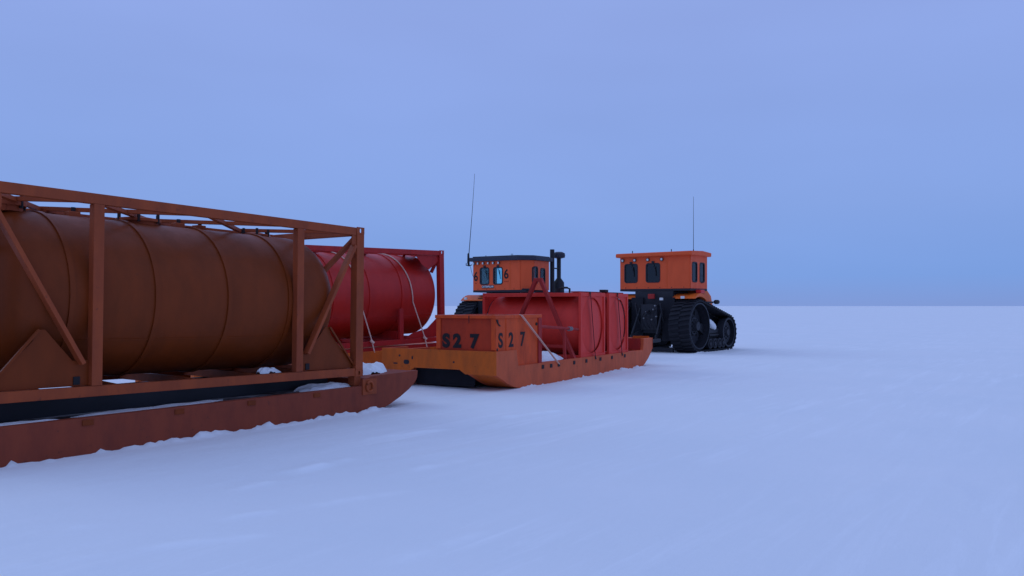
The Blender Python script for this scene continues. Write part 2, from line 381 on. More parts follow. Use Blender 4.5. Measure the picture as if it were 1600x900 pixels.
# ------------------------------------------------------------------ tank containers (20 ft frame)
def tank_container(name, label, loc, head, pitch, fm, tm, rad=1.11, style='A'):
    L, Wd, H = 6.06, 2.44, 2.59; x0, x1, y0, y1 = -L / 2, L / 2, -Wd / 2, Wd / 2
    t = thing(name, label, 'tank container', loc, head, pitch)
    zc = 1.285 if style == 'A' else 1.35; s = .14
    for x in (x0, x1):
        for y in (y0, y1):
            ex = 1 if x > 0 else -1; ey = 1 if y > 0 else -1
            m = MB(); xa, xb = sorted((x, x - ex * .17)); ya, yb = sorted((y, y - ey * .15))
            m.box(xa, xb, ya, yb, .12, H - .12); m.build('corner_post', fm, t, .006)
            for z in (0, H - .12):
                cx = x - ex * .09; cy = y - ey * .081
                o = plate(rrect(.18, .12, .008, cx, z + .06), [rrect(.042, .075, .02, cx, z + .06)], .012, 'corner_casting', fm, t, (0, y - ey * .006 + ey * .001, 0), (1, 0, 0), (0, 0, 1))
                if z == 0:   # casting body behind its side plate
                    MB().box(*sorted((cx - .086, cx + .086)), *sorted((y - ey * .03, y - ey * .155)), z + .002, z + .118).build('casting_block', fm, t, .004)
    # rails
    for y in (y0, y1):
        ey = 1 if y > 0 else -1
        for z in (.0, H - s):
            zz = z + (.012 if z == 0 else -.004)
            MB().box(x0 + .18, x1 - .18, *sorted((y - ey * .008, y - ey * .11)), zz, zz + s - .008).build('side_rail', fm, t, .006)
        for k in ((1.40, 4.66) if style == 'A' else ()):
            MB().box(x1 - k - .068, x1 - k + .068, *sorted((y - ey * .003, y - ey * .12)), .147, H - s - .005).build('post', fm, t, .006)
        for sgn in (1, -1):
            X = lambda k: sgn * (x1 - k)
            if style == 'B':
                MB().prism([(X(.165), H - .15), (X(1.05), H - .15), (X(.80), H - .42), (X(.55), H - .55), (X(.165), H - .30)], *sorted((y - ey * .06, y - ey * .075))).build('corner_gusset', fm, t)
                MB().prism([(X(.18), .152), (X(1.5), .152), (X(1.15), .30), (X(.62), .40), (X(.18), .72)], *sorted((y - ey * .085, y - ey * .10))).build('saddle_plate', fm, t)
                MB().prism([(X(.14), y - ey * .115), (X(1.5), y - ey * .115), (X(.75), y - ey * .75), (X(.14), y - ey * .9)], H - .10, H - .08, 'z').build('corner_plate', fm, t)
                continue
            # diagonal and saddle plate in the end bay
            MB().bar((X(.20), y - ey * .045, 2.27), (X(1.23), y - ey * .045, .43), .055, .12, up=(0, 1, 0)).build('diagonal_brace', fm, t, .005)
            MB().prism([(X(.17), H - .145), (X(.27), H - .145), (X(.27), H - .30), (X(.17), H - .48)], *sorted((y - ey * .02, y - ey * .035))).build('gusset', fm, t)
            pts = [(1.33, .152), (1.33, .47), (1.13, .47), (.80, .86), (.72, .86), (.66, .72), (.55, .60), (.40, .46), (.25, .30), (.18, .22), (.18, .152)]
            MB().prism([(X(a), b) for a, b in pts], *sorted((y - ey * .085, y - ey * .10))).build('saddle_plate', tm, t)
            MB().bar((X(.72), y - ey * .06, .86), (X(.17), y - ey * .06, .2), .03, .03).build('stay', tm, t)
            MB().box(*sorted((X(1.22), X(1.14))), *sorted((y - ey * .084, y - ey * .070)), .17, .27).build('data_plate', 'dark', t)
    for x in (x0, x1):
        ex = 1 if x > 0 else -1
        for z in (.012, H - s + .002):
            MB().box(*sorted((x - ex * .01, x - ex * .12)), y0 + .152, y1 - .152, z, z + s - .02).build('end_rail', fm, t, .006)
        for a in (-1, 1):
            if style == 'A': MB().bar((x - ex * .06, a * (y1 - .16), .17), (x - ex * .06, a * .45, .62), .06, .1, up=(1, 0, 0)).build('end_brace', fm, t, .004)
            MB().bar((x - ex * .06, a * (y1 - .16), H - .17), (x - ex * (.40 if style == 'A' else .16), a * (.62 if style == 'A' else .85), H - (.78 if style == 'A' else .62)), .06, .09, up=(1, 0, 0)).build('end_brace', fm, t, .004)
    # roof bracing
    zt = H - .09
    for a, b in ((.12, 1.40), (1.40, 3.03), (3.03, 4.66), (4.66, 5.94)):
        MB().bar((x1 - a, y0 + .1, zt), (x1 - b, 0.35, zt), .07, .055).build('roof_brace', fm, t)
        MB().bar((x1 - b, y0 + .1, zt - .012), (x1 - a, .35, zt - .012), .07, .055).build('roof_brace', fm, t)
        MB().bar((x1 - a, y1 - .1, zt), (x1 - b, 0.28, zt - .02), .07, .055).build('roof_brace', fm, t)
    # floor cross members
    for k in (.9, 1.9, 3.03, 4.2, 5.2):
        MB().prism([(y0 + .11, .02), (y1 - .11, .02), (y1 - .11, .10), (.35, .14), (-.35, .14), (y0 + .11, .10)], x1 - k - .04, x1 - k + .04, 'x').build('cross_member', fm, t)
    # shell
    cyl, dep = (2.22, .58) if style == 'A' else (2.68, .32); prof = []
    for i in range(13):
        a = math.pi / 2 * i / 12; prof.append((-cyl - dep * math.cos(a), max(.004, rad * math.sin(a) ** .86)))
    prof += [(v, rad) for v in np.linspace(-cyl, cyl, 9)[1:-1]]
    prof += [(-a, b) for a, b in prof[:13][::-1]]
    tk = MB().lathe(prof, (0, 0, zc), 'x', 96).build('tank', tm, t, smooth=50)
    for k in (1.52, 2.64, 3.79, 4.93):
        w = .035
        MB().lathe([(-w, rad - .01), (-w, rad + .022), (w, rad + .022), (w, rad - .01)], (x1 - k, 0, zc), 'x', 96, caps=False).build('ring_band', tm, tk, smooth=30)
    MB().bar((-cyl, -rad * .86, zc - rad * .512), (cyl, -rad * .86, zc - rad * .512), .022, .014, up=(0, -.86, -.51)).build('weld_seam', tm, tk)
    # top fittings
    top = zc + rad
    if style == 'A':
        for xx, yy, rr, hh in ((-.4, 0, .27, .10), (1.75, .1, .20, .07), (-2.3, -.1, .24, .12)):
            mh = MB().lathe([(0, rr), (hh * .6, rr), (hh * .6, rr + .04), (hh, rr + .04), (hh + .03, rr * .5)], (xx, yy, top - .04), 'z', 24).build('manhole', fm, tk, smooth=30)
            for k in range(6):
                m = MB(); a = 2 * math.pi * k / 6; m.tube((xx + (rr + .03) * math.cos(a), yy + (rr + .03) * math.sin(a), top), (xx + (rr + .03) * math.cos(a), yy + (rr + .03) * math.sin(a), top + hh + .05), .022, 6)
                m.build('bolt', 'dark', tk)
        for xx in (.25, .62, -1.35):
            MB().box(xx - .08, xx + .08, -.05, .1, top - .03, top + .07).build('valve', fm, tk, .01)
            MB().tube((xx, 0, top + .05), (xx, 0, top + .13), .03, 8).build('valve', 'dark', tk)
        MB().box(-2.6, 2.4, .30, .62, H - .165, H - .145).build('walkway', fm, t)
        MB().box(-2.75, -2.35, -.35, .1, top - .05, top + .10).build('valve_box', fm, t, .01)
    else:
        MB().lathe([(0, .25), (.08, .25), (.08, .29), (.11, .29)], (0, 0, top - .03), 'z', 24).build('manhole', fm, tk, smooth=30)
        for k in (1.63, 4.4):
            MB().box(x1 - k - .07, x1 - k + .07, y0 + .02, y0 + .10, .147, .97).build('saddle_post', fm, t, .005)
            MB().box(x1 - k - .055, x1 - k + .055, y0 + .15, y1 - .1, .147, .36).build('saddle_beam', fm, t, .005)
    return t

CA = place((-2.60, 13.95), HA, (3.03, -1.22))
tcA = tank_container('tank_container', 'dark rusty orange tank in a box frame, filling the left edge on the nearest sled', (CA.x, CA.y, .66), HA, -.85, 'brown', 'brown_tank')
CB = place((-1.90, 22.8), HB, (3.03, -1.22))
tcB = tank_container('tank_container', 'bright red tank in a red box frame, behind the rusty orange one', (CB.x, CB.y, .765), HB, 1.2, 'red', 'red_tank', 1.14, 'B')

# ------------------------------------------------------------------ sleds
def runner_prof(L, nose, tail, top, lowtop, n0, t0):
    """side outline: x from 0 (tail) to L (nose)"""
    pts = []
    pts += tail
    pts += nose
    return pts

# near sled : local x=0 under container centre
sA = thing('cargo_sled', 'nearest cargo sled, red brown with an icy dark deck under the rusty orange tank', 'cargo sled', (CA.x, CA.y, 0), HA)
F = 3.03
profA = [(-5.6, -.05), (F + .02, -.05), (F + .30, .0), (F + .55, .065), (F + .84, .18), (F + 1.08, .30), (F + 1.24, .41), (F + 1.31, .50), (F + 1.33, .635), (F + .12, .615), (F - .02, .58), (F - .10, .455), (-5.6, .455)]
MB().prism(profA, -1.32, -1.19).build('runner', 'brown_sled', sA, .008)
MB().prism(profA, 1.19, 1.32).build('runner', 'brown_sled', sA, .008)
MB().box(-5.5, F - .12, -1.188, 1.188, .36, .43).build('deck', 'deckA', sA)
MB().prism([(F - .08, .33), (F + 1.08, .32), (F + 1.24, .43), (F + 1.31, .52), (F + 1.318, .625), (F + .10, .605), (F - .03, .57)], -1.188, 1.188).build('nose_plate', 'brown_sled', sA, .006)
MB().box(-5.3, F - .3, -.66, -.5, .431, .650).build('bearer', 'black', sA)  # black beams added to give the dark band in the gap under the frame
MB().box(-5.3, F - .3, .5, .66, .431, .650).build('bearer', 'black', sA)  # second black beam added for the same dark band
for k in ():
    MB().box(F - k - .14 - .3, F - k + .14 - .3, -1.12, 1.12, .366, .652).build('bolster', 'black', sA)
for px in (137, 280, 393, 495):
    r_ = (px - 800) / 1250; kk = (-2.518 - r_ * 13.893) / (.568 - r_ * .823)
    MB().box(F + (-kk) * 1 - .07, F - kk + .07, -1.335, -1.322, .36, .43).build('lashing_lug', 'brown_tank', sA, .004)
lug = MB().box(F - .12, F + .22, -1.342, -1.323, .30, .57).build('twist_lock_plate', 'brown', sA, .006)
m = MB()
m.path([(F + .03 + .075 * math.cos(a), -1.36, .44 + .085 * math.sin(a)) for a in [2 * math.pi * i / 20 for i in range(21)]], .02, 8)
m.build('tie_down_ring', 'brown', sA, smooth=60)
MB().box(F - .19, F - .04, -1.21, -1.05, .46, .652).build('twist_lock', 'brown', sA, .006)
MB().bar((F + 1.2, .2, .40), (F + 1.9, .2, .30), .08).build('tow_bar', 'black', sA, .01)

# middle sled under the red container
sB = thing('cargo_sled', 'orange cargo sled carrying the bright red tank in a frame', 'cargo sled', (CB.x, CB.y, 0), HB)
profB = [(-4.6, -.03), (F + .4, -.03), (F + .9, .12), (F + 1.25, .32), (F + 1.35, .45), (F + 1.35, .72), (-4.6, .60)]
MB().prism(profB, -1.34, -1.2).build('runner', 'yellow', sB, .008)
MB().prism(profB, 1.2, 1.34).build('runner', 'yellow', sB, .008)
MB().prism([(-4.5, .40), (F + 1.2, .40), (F + 1.3, .71), (-4.5, .585)], -1.198, 1.198).build('deck', 'yellow', sB)
MB().prism([(-3.1, .590), (F + .1, .655), (F + .1, .80), (-3.1, .68)], -1.19, -1.05).build('bearer', 'red', sB)
MB().prism([(-3.1, .590), (F + .1, .655), (F + .1, .80), (-3.1, .68)], 1.05, 1.19).build('bearer', 'red', sB)

# right hand sled with the box and the two small tanks; corner coordinates: x 0..9.1, y 0..3.15
LC, WC = 9.1, 3.15
CC = place((-.327, 17.1), HC, (-LC / 2, -WC / 2))
OC = (-LC / 2, -WC / 2, 0)
sC = thing('cargo_sled', 'orange yellow cargo sled carrying the numbered box and the pair of small red tanks', 'cargo sled', (CC.x, CC.y, 0), HC)
profC = [(0, .86), (0, .34), (.22, .25), (.45, .14), (.70, .05), (.95, .0), (1.3, -.03), (8.0, -.03), (8.3, .0), (8.55, .10), (8.80, .24), (8.98, .37), (9.10, .50), (9.12, .85), (8.42, .845), (8.36, .50), (.92, .50), (.84, .86)]
for y in (0, WC - .75):
    MB(OC).prism(profC, y, y + .10).build('runner_side', 'yellow_side', sC, .008)
    MB(OC).prism(profC, y + .65, y + .75).build('runner_side', 'yellow_side', sC, .008)
    sole = [(p[0], p[1]) for p in profC[1:14]]
    top = [(p[0], p[1] + .05) for p in sole][::-1]
    MB(OC).prism(sole + top, y + .102, y + .648).build('runner_sole', 'yellow', sC)
be = [(-.001, .862), (-.001, .345), (.80, .345), (.95, .438), (WC - .95, .438), (WC - .80, .345), (WC + .001, .345), (WC + .001, .862)]
MB(OC).prism(be, -.03, -.001, 'x').build('tail_plate', 'yellow', sC, .006)
MB(OC).prism([(.10, .85), (.10, .50), (WC - .10, .50), (WC - .1, .85)], 8.36, 8.40, 'x').build('nose_bulkhead', 'redd', sC)
MB(OC).prism([(9.13, .50), (9.14, .852), (9.16, .852), (9.15, .50)], .0, WC).build('nose_plate', 'yellow_side', sC)
MB(OC).box(.0, 8.35, .102, WC - .102, .435, .452).build('deck', 'deckC', sC)
MB(OC).box(.86, 8.34, .104, .22, .432, .496).build('deck_rim', 'redd', sC, .004)
for px, dy in ((861, 0), (873, 0), (897, 0), (916, 0), (938, 0), (956, 0), (976, 0), (848, 0)):
    r_ = (px - 800) / 1250; k = (.327 + r_ * 17.1) / (.515 - r_ * .857)
    MB(OC).box(k - .055, k + .055, -.012, -.001, .36, .45).build('lashing_slot', 'dark', sC)
MB(OC).tube((.1, .08, .862), (.1, .12, 1.0), .05).build('rubber_bumper', 'dark', sC)
MB(OC).bar((9.1, WC / 2, .55), (12.6, WC / 2 - .5, .62), .12).build('tow_bar', 'black', sC, .01)
MB(OC).box(.30, .32, .76, WC - .76, .04, .434).build('under_shade_sheet', 'rubber', sC)  # added dark sheet standing in for the shade below the tail plate
MB(OC).prism([(WC - .80, .344), (WC - .001, .344), (WC - .001, .10), (WC - .80, .06)], .01, .03, 'x').build('under_shade_sheet', 'rubber', sC)  # added dark sheet carrying that shade across the left ski end
# scuffs on the tail plate and ski end
MB(OC).box(.92, 1.0, .104, WC - .104, .02, .434).build('under_shade_panel', 'black', sC)  # added black panel standing in for the shadow under the deck
m = MB(OC)
for (y, z, w, hh) in ((2.42, .56, .16, .10), (2.62, .70, .05, .05), (2.25, .66, .04, .07), (1.1, .60, .05, .04), (2.74, .52, .12, .03)):
    m.prism(rrect(w, hh, min(w, hh) * .45, y, z), -.034, -.0315, 'x')
m.build('scuff_mark', 'black', sC)

# ------------------------------------------------------------------ numbered box
bx = thing('storage_box', 'open rusty orange steel box marked S27 on the tail of the sled', 'storage box', (0, 0, 0), HC)
q = place((-.327, 17.1), HC, (-1.0, -.85)); bx.location = (q.x, q.y, .455)
# local: x -1..1.05 (rear..front), y -.8..+.75 ; shifted so rear right lower corner is (-.98,-.76)
xa, xb, ya, yb, zt = -.985, 1.03, -.80, .76, 1.185
th = .04
MB().box(xa + .03, xb, ya, ya + th, 0, zt - .07).build('side_wall', 'box', bx, .005)
MB().box(xa + .03, xb, yb - th, yb, 0, zt - .07).build('side_wall', 'box', bx, .005)
MB().box(xa + .02, xa + th, ya + th, yb - th, 0, zt - .07).build('end_wall', 'boxpanel', bx, .005)
MB().box(xb - th, xb, ya + th, yb - th, 0, zt - .07).build('end_wall', 'box', bx, .005)
MB().box(xa + .05, xb - .05, ya + .05, yb - .05, .02, .06).build('floor', 'boxpanel', bx)
m = MB(); e = .022
m.box(xa - e, xb + e, ya - e, ya + .07, zt - .075, zt); m.box(xa - e, xb + e, yb - .07, yb + e, zt - .075, zt)
m.box(xa - e, xa + .07, ya + .071, yb - .071, zt - .073, zt - .002); m.box(xb - .07, xb + e, ya + .071, yb - .071, zt - .073, zt - .002)
m.build('rim', 'box', bx, .006)
MB().box(xa - .002, xa + .018, ya + .001, ya + .10, .43, zt - .077).build('corner_stile', 'box', bx, .004)
MB().box(xa - .002, xa + .018, yb - .12, yb - .001, .43, zt - .077).build('corner_stile', 'box', bx, .004)
m = MB()
m.box(xb - .15, xb + .012, ya - .03, ya - .001, 0, zt - .078); m.build('corner_stile', 'redd', bx, .006)
MB().box(xa + .44, xa + .47, ya - .012, ya - .001, .05, zt - .08).build('rib', 'box', bx)
# black drips and the snapped catch on the corner
m = MB()
m.prism([(xa + .03, zt - .10), (xa + .10, zt - .10), (xa + .12, zt - .18), (xa + .22, zt - .24), (xa + .16, zt - .24), (xa + .07, zt - .17)], ya - .018, ya - .002)
m.build('catch', 'dark', bx)
m = MB(); m.prism([(ya + .65, zt - .012), (ya + .67, zt - .012), (ya + .665, zt - .19), (ya + .65, zt - .15)], xa - .028, xa - .024, 'x'); m.build('drip_mark', 'dark', bx)
m = MB(); m.lathe([(0, .035), (.02, .035)], (xb - .22, ya - .022, zt - .22), 'y', 16); m.build('bolt', 'dark', bx)
for ch, y in (('S', .50), ('2', .20), ('7', -.25)):
    text(ch, .40, 'dark', bx, (xa + .014, y, .60), (0, -1, 0), (0, 0, 1), bold=.022, xs=1.05)
for ch, x in (('S', xa + .22), ('2', xa + .66), ('7', xa + 1.16)):
    text(ch, .44, 'dark', bx, (x, ya - .003, .62), (1, 0, 0), (0, 0, 1), bold=.012, xs=.95)

# ------------------------------------------------------------------ small transverse tanks
def small_tank(k0, k1, label, cap):
    w = k1 - k0; kc = (k0 + k1) / 2; P = place((-.327, 17.1), HC, (-kc, -(.06 + 1.52)))
    t = thing('small_tank', label, 'fuel tank', (P.x  , P.y, .455), HC, group='pair of small red tanks on the sled')
    L = 1.52; H = 1.74; hw = w / 2
    for y in (-L, L):
        e = 1 if y > 0 else -1
        ya, yb = sorted((y, y - e * .07))
        for a, b in ((-hw, -hw + .08), (hw - .08, hw)): MB().box(a, b, ya, yb, 0, H).build('end_post', 'redc', t, .006)
        MB().box(-hw + .081, hw - .081, ya + .003, yb - .003, 0.0, .11).build('end_rail', 'redc', t, .006)
        MB().box(-hw + .081, hw - .081, ya + .003, yb - .003, H - .10, H - .002).build('end_rail', 'redc', t, .006)
        # end sheet with round opening
        rr = .74; N = 48
        ov = [(rr * math.cos(2 * math.pi * i / N) * min(1, (hw - .09) / rr), H / 2 + rr * 1.0 * math.sin(2 * math.pi * i / N)) for i in range(N)]
        plate([(-hw + .08, .11), (hw - .08, .11), (hw - .08, H - .10), (-hw + .08, H - .10)], [ov], .02, 'end_sheet', 'redc', t, (0, y - e * .045, 0), (1, 0, 0), (0, 0, 1))
    for x in (-hw, hw):
        e = 1 if x > 0 else -1
        for z in (0.002, H - .11):
            MB().box(*sorted((x - e * .004, x - e * .08)), -L + .07, L - .07, z, z + .10).build('side_rail', 'redc', t, .006)
    # oval shell
    n = 56; prof = []
    for i in range(9):
        a = math.pi / 2 * i / 8; prof.append((-L + .05 + .20 * (1 - math.cos(a)) * 1, math.sin(a)))
    prof = [(-L + .018 + .10 * (1 - math.cos(math.pi / 2 * (i / 8))), max(.01, math.sin(math.pi / 2 * i / 8))) for i in range(9)]
    prof = prof + [(-a, b) for a, b in prof[::-1]]
    m = MB(); m.lathe(prof, (0, 0, 0), 'y', n)
    for v in m.bm.verts: v.co.x *= (hw - .05); v.co.z = v.co.z * .775 + H / 2
    tk = m.build('tank', 'redc', t, smooth=50)
    if cap == 1:
        m = MB(); m.lathe([(0, .09), (.05, .09), (.05, .12), (.09, .12)], (-.1, .55, H - .06), 'z', 16); m.build('filler_cap', 'dark', t, smooth=30)
        m = MB()
        m.path([(-.1, -.55, H - .03), (-.1, -.55, H + .12), (-.1, -.62, H + .14), (-.1, -.78, H + .14), (-.1, -.86, H + .11), (-.1, -.86, H - .05)], .028, 8)
        m.build('valve', 'dark', t, smooth=50); MB().tube((-.1, -.50, H - .05), (-.1, -.50, H + .11), .06).build('valve', 'dark', t, smooth=50)
        MB().box(-.3, 0, -.3, .1, H - .02, H + .015).build('hatch', 'redd', t)
    MB().box(-hw + .12, hw - .12, -L + .1, -L + .35, H - .005, H + .03).build('lid', 'redd', t, .005)
    if cap == 0: MB().box(-hw, -hw + .22, -L + .12, -L + .30, H + .031, H + .10).build('valve_cap', 'dark', t, .01)
    MB().box(-hw + .1, hw - .1, -L + .4, L - .2, H - .03, H - .006).build('top_sheet', 'redc', t)
    return t
small_tank(4.2, 5.72, 'small faded red tank with its long side facing the numbered box', 1)
small_tank(5.98, 7.34, 'small faded red tank nearest the nose of the sled and the right tractor', 0)

# ------------------------------------------------------------------ tow frame, spreader bar
def cpt(k, m_, z):
    h_ = R(HC); return Vector((-.327 + math.sin(h_) * k - math.cos(h_) * m_, 17.1 + math.cos(h_) * k + math.sin(h_) * m_, z))
P = cpt(3.93, 1.17, .455)
af = thing('tow_frame', 'red steel A frame standing upright on the deck in front of the small tank', 'tow frame', P, HC)
MB().bar((0, -1.06, 0), (.0, -.06, 2.10), .09, .12, up=(1, 0, 0)).build('leg', 'redd', af, .006)
MB().bar((.0, 1.06, 0), (.0, .06, 2.10), .09, .12, up=(1, 0, 0)).build('leg', 'redd', af, .006)
MB().box(-.055, .055, -.12, .12, 2.02, 2.12).build('apex_plate', 'redd', af, .01)
MB().bar((-.0, -.9, .34), (0, .9, .34), .07, .08, up=(1, 0, 0)).build('cross_bar', 'redd', af)
P = cpt(3.1, .12, .455)
sb = thing('hose_rail', 'rusty pipe rail with a pale coupling between the numbered box and small tank', 'pipe', P, HC)
MB().tube((-1.0, .0, .90), (1.05, .0, .78), .035).build('pipe', 'redd', sb, smooth=60)
MB().tube((.25, 0, .83), (.32, 0, 0), .04).build('strut', 'redd', sb, smooth=60)
m = MB(); m.lathe([(0, .03), (0, .06), (.04, .06), (.04, .035), (.11, .035), (.11, .055), (.15, .055), (.15, .03)], (.52, 0, .805), 'x', 16); m.build('coupling', 'steel', sb, smooth=40)
m = MB(); m.tube((.7, 0, .80), (1.06, 0, .78), .03); m.build('nozzle', 'steel', sb, smooth=60)

# ------------------------------------------------------------------ straps
def strap(name, label, pts, w, mat, cat='strap', grp=None):
    c = Vector(pts[0]); m = MB()
    for a, b in zip(pts[:-1], pts[1:]): m.bar(Vector(a) - c, Vector(b) - c, w, .012 if w > .03 else w)
    o = m.build(name, mat); o.location = c; return tag(o, label, cat, grp)
def on(T, p):
    """local point of a thing to world"""
    mw = Matrix.Translation(T.location) @ T.rotation_euler.to_matrix().to_4x4(); return mw @ Vector(p)
def rope_over(T, x, xl, rad, zc, label):
    pts = []
    for i in range(15):
        a = R(90 - 100 * i / 14)     # from the top down the near side (y negative)
        f = i / 14
        pts.append(on(T, (x + (xl - x) * f * .45, -(rad + .012) * math.cos(a), zc + (rad + .012) * math.sin(a))))
    pts.append(on(T, (xl, -1.27, .16))); pts.append(on(T, (xl + .03, -1.33, -.14)))
    c = pts[0].copy(); m = MB(); m.path([p - c for p in pts], .017, 6); m.path([pts[-2] - c + Vector((-.03, 0, .02)), pts[-2] - c + Vector((.05, 0, -.06))], .04, 6)
    o = m.build('lashing_rope', 'strap', None, smooth=70); o.location = c
    return tag(o, label, 'rope', 'pale ropes over the red tank')
rope_over(tcB, 1.62, 2.18, 1.15, 1.35, 'pale rope over the red tank, nearer its front end')
rope_over(tcB, -.15, .30, 1.15, 1.35, 'pale rope over the red tank, seen between the frame posts of the orange one')
strap('ratchet_strap', 'pale strap running down from the rim of the numbered box to the sled edge',
      [cpt(1.02, .03, 1.645), cpt(1.06, -.005, 1.62), cpt(2.83, -.02, .42)], .05, 'strap')
for k, lab in ((4.83, 'black strap over the small tank beside the tow frame'), (6.62, 'black strap over the small tank nearest the sled nose')):
    strap('black_strap', lab, [cpt(k - .25, 2.0, 2.215), cpt(k - .10, .05, 2.215), cpt(k - .10, .035, 2.16), cpt(k + .12, .0, .50), cpt(k + .12, -.02, .42)], .06, 'bstrap', grp='black straps over the small tanks')

# ------------------------------------------------------------------ snow heaps
def heap(label, loc, head, sx_, sy_, sz_, seed, name='snow_heap', grp=None):
    rs = np.random.RandomState(seed); bm = bmesh.new(); N = 40
    vs = []
    for i in range(N):
        row = []
        for j in range(N):
            u = (i / (N - 1) - .5) * 2; v = (j / (N - 1) - .5) * 2
            r = (abs(u) ** 2.4 + abs(v) ** 2.4) ** (1 / 2.4)
            n_ = fbm(np.array([u * 2.0 + seed * 3.1]), np.array([v * 2.0 + seed]), 4)[0]
            edge = max(0, 1 - r + .35 * n_)
            z = sz_ * (min(1, edge * 2.2) ** .6) * (.75 + .9 * n_) - .01
            row.append(bm.verts.new((u * sx_, v * sy_, max(z, -.012))))
        vs.append(row)
    for i in range(N - 1):
        for j in range(N - 1): bm.faces.new((vs[i][j], vs[i + 1][j], vs[i + 1][j + 1], vs[i][j + 1]))
    # drop the flat skirt
    kill = [f for f in bm.faces if all(v.co.z < -.009 for v in f.verts)]
    bmesh.ops.delete(bm, geom=kill, context='FACES')
    me = bpy.data.meshes.new(name); bm.to_mesh(me); bm.free()
    for p in me.polygons: p.use_smooth = True
    me.materials.append(M['snow']); o = bpy.data.objects.new(name, me); COL.objects.link(o)
    o.location = loc; o.rotation_euler = (0, 0, R(90 - head)); return tag(o, label, 'snow heap', grp)
heap('rounded white snow heap on the nose of the nearest sled', on(sA, (F + .52, -.62, .612)), HA, .48, .42, .22, 3)
heap('white snow drift under the front end of the orange tank frame', on(sA, (F - .60, -.92, .43)), HA, .60, .22, .105, 5)
heap('thin snow patch on the deck edge below the middle of the orange tank', on(sA, (F - 4.15, -.98, .43)), HA, .85, .17, .04, 8)
heap('thin snow patch on the deck at the left edge of the nearest sled', on(sA, (F - 5.5, -1.0, .43)), HA, .55, .13, .035, 9)
heap('small snow lump on the tank frame floor behind the post nearest the nose', on(sA, (F - 1.75, -.9, .79)), HA, .22, .12, .10, 15)
heap('thin broken snow streak on the deck edge right of the middle of the orange tank', on(sA, (F - 3.2, -.90, .43)), HA, .6, .12, .035, 18)
heap('snow drift on the deck between the numbered box and the small tank', cpt(3.0, .55, .43), HC, .85, .42, .27, 11)
heap('snow lump behind the pipe rail against the numbered box', cpt(2.5, .9, .43), HC, .35, .35, .55, 12)
heap('little snow crust beside the end of the numbered box', cpt(1.35, .02 + .12, .497), HC, .35, .07, .035, 14)

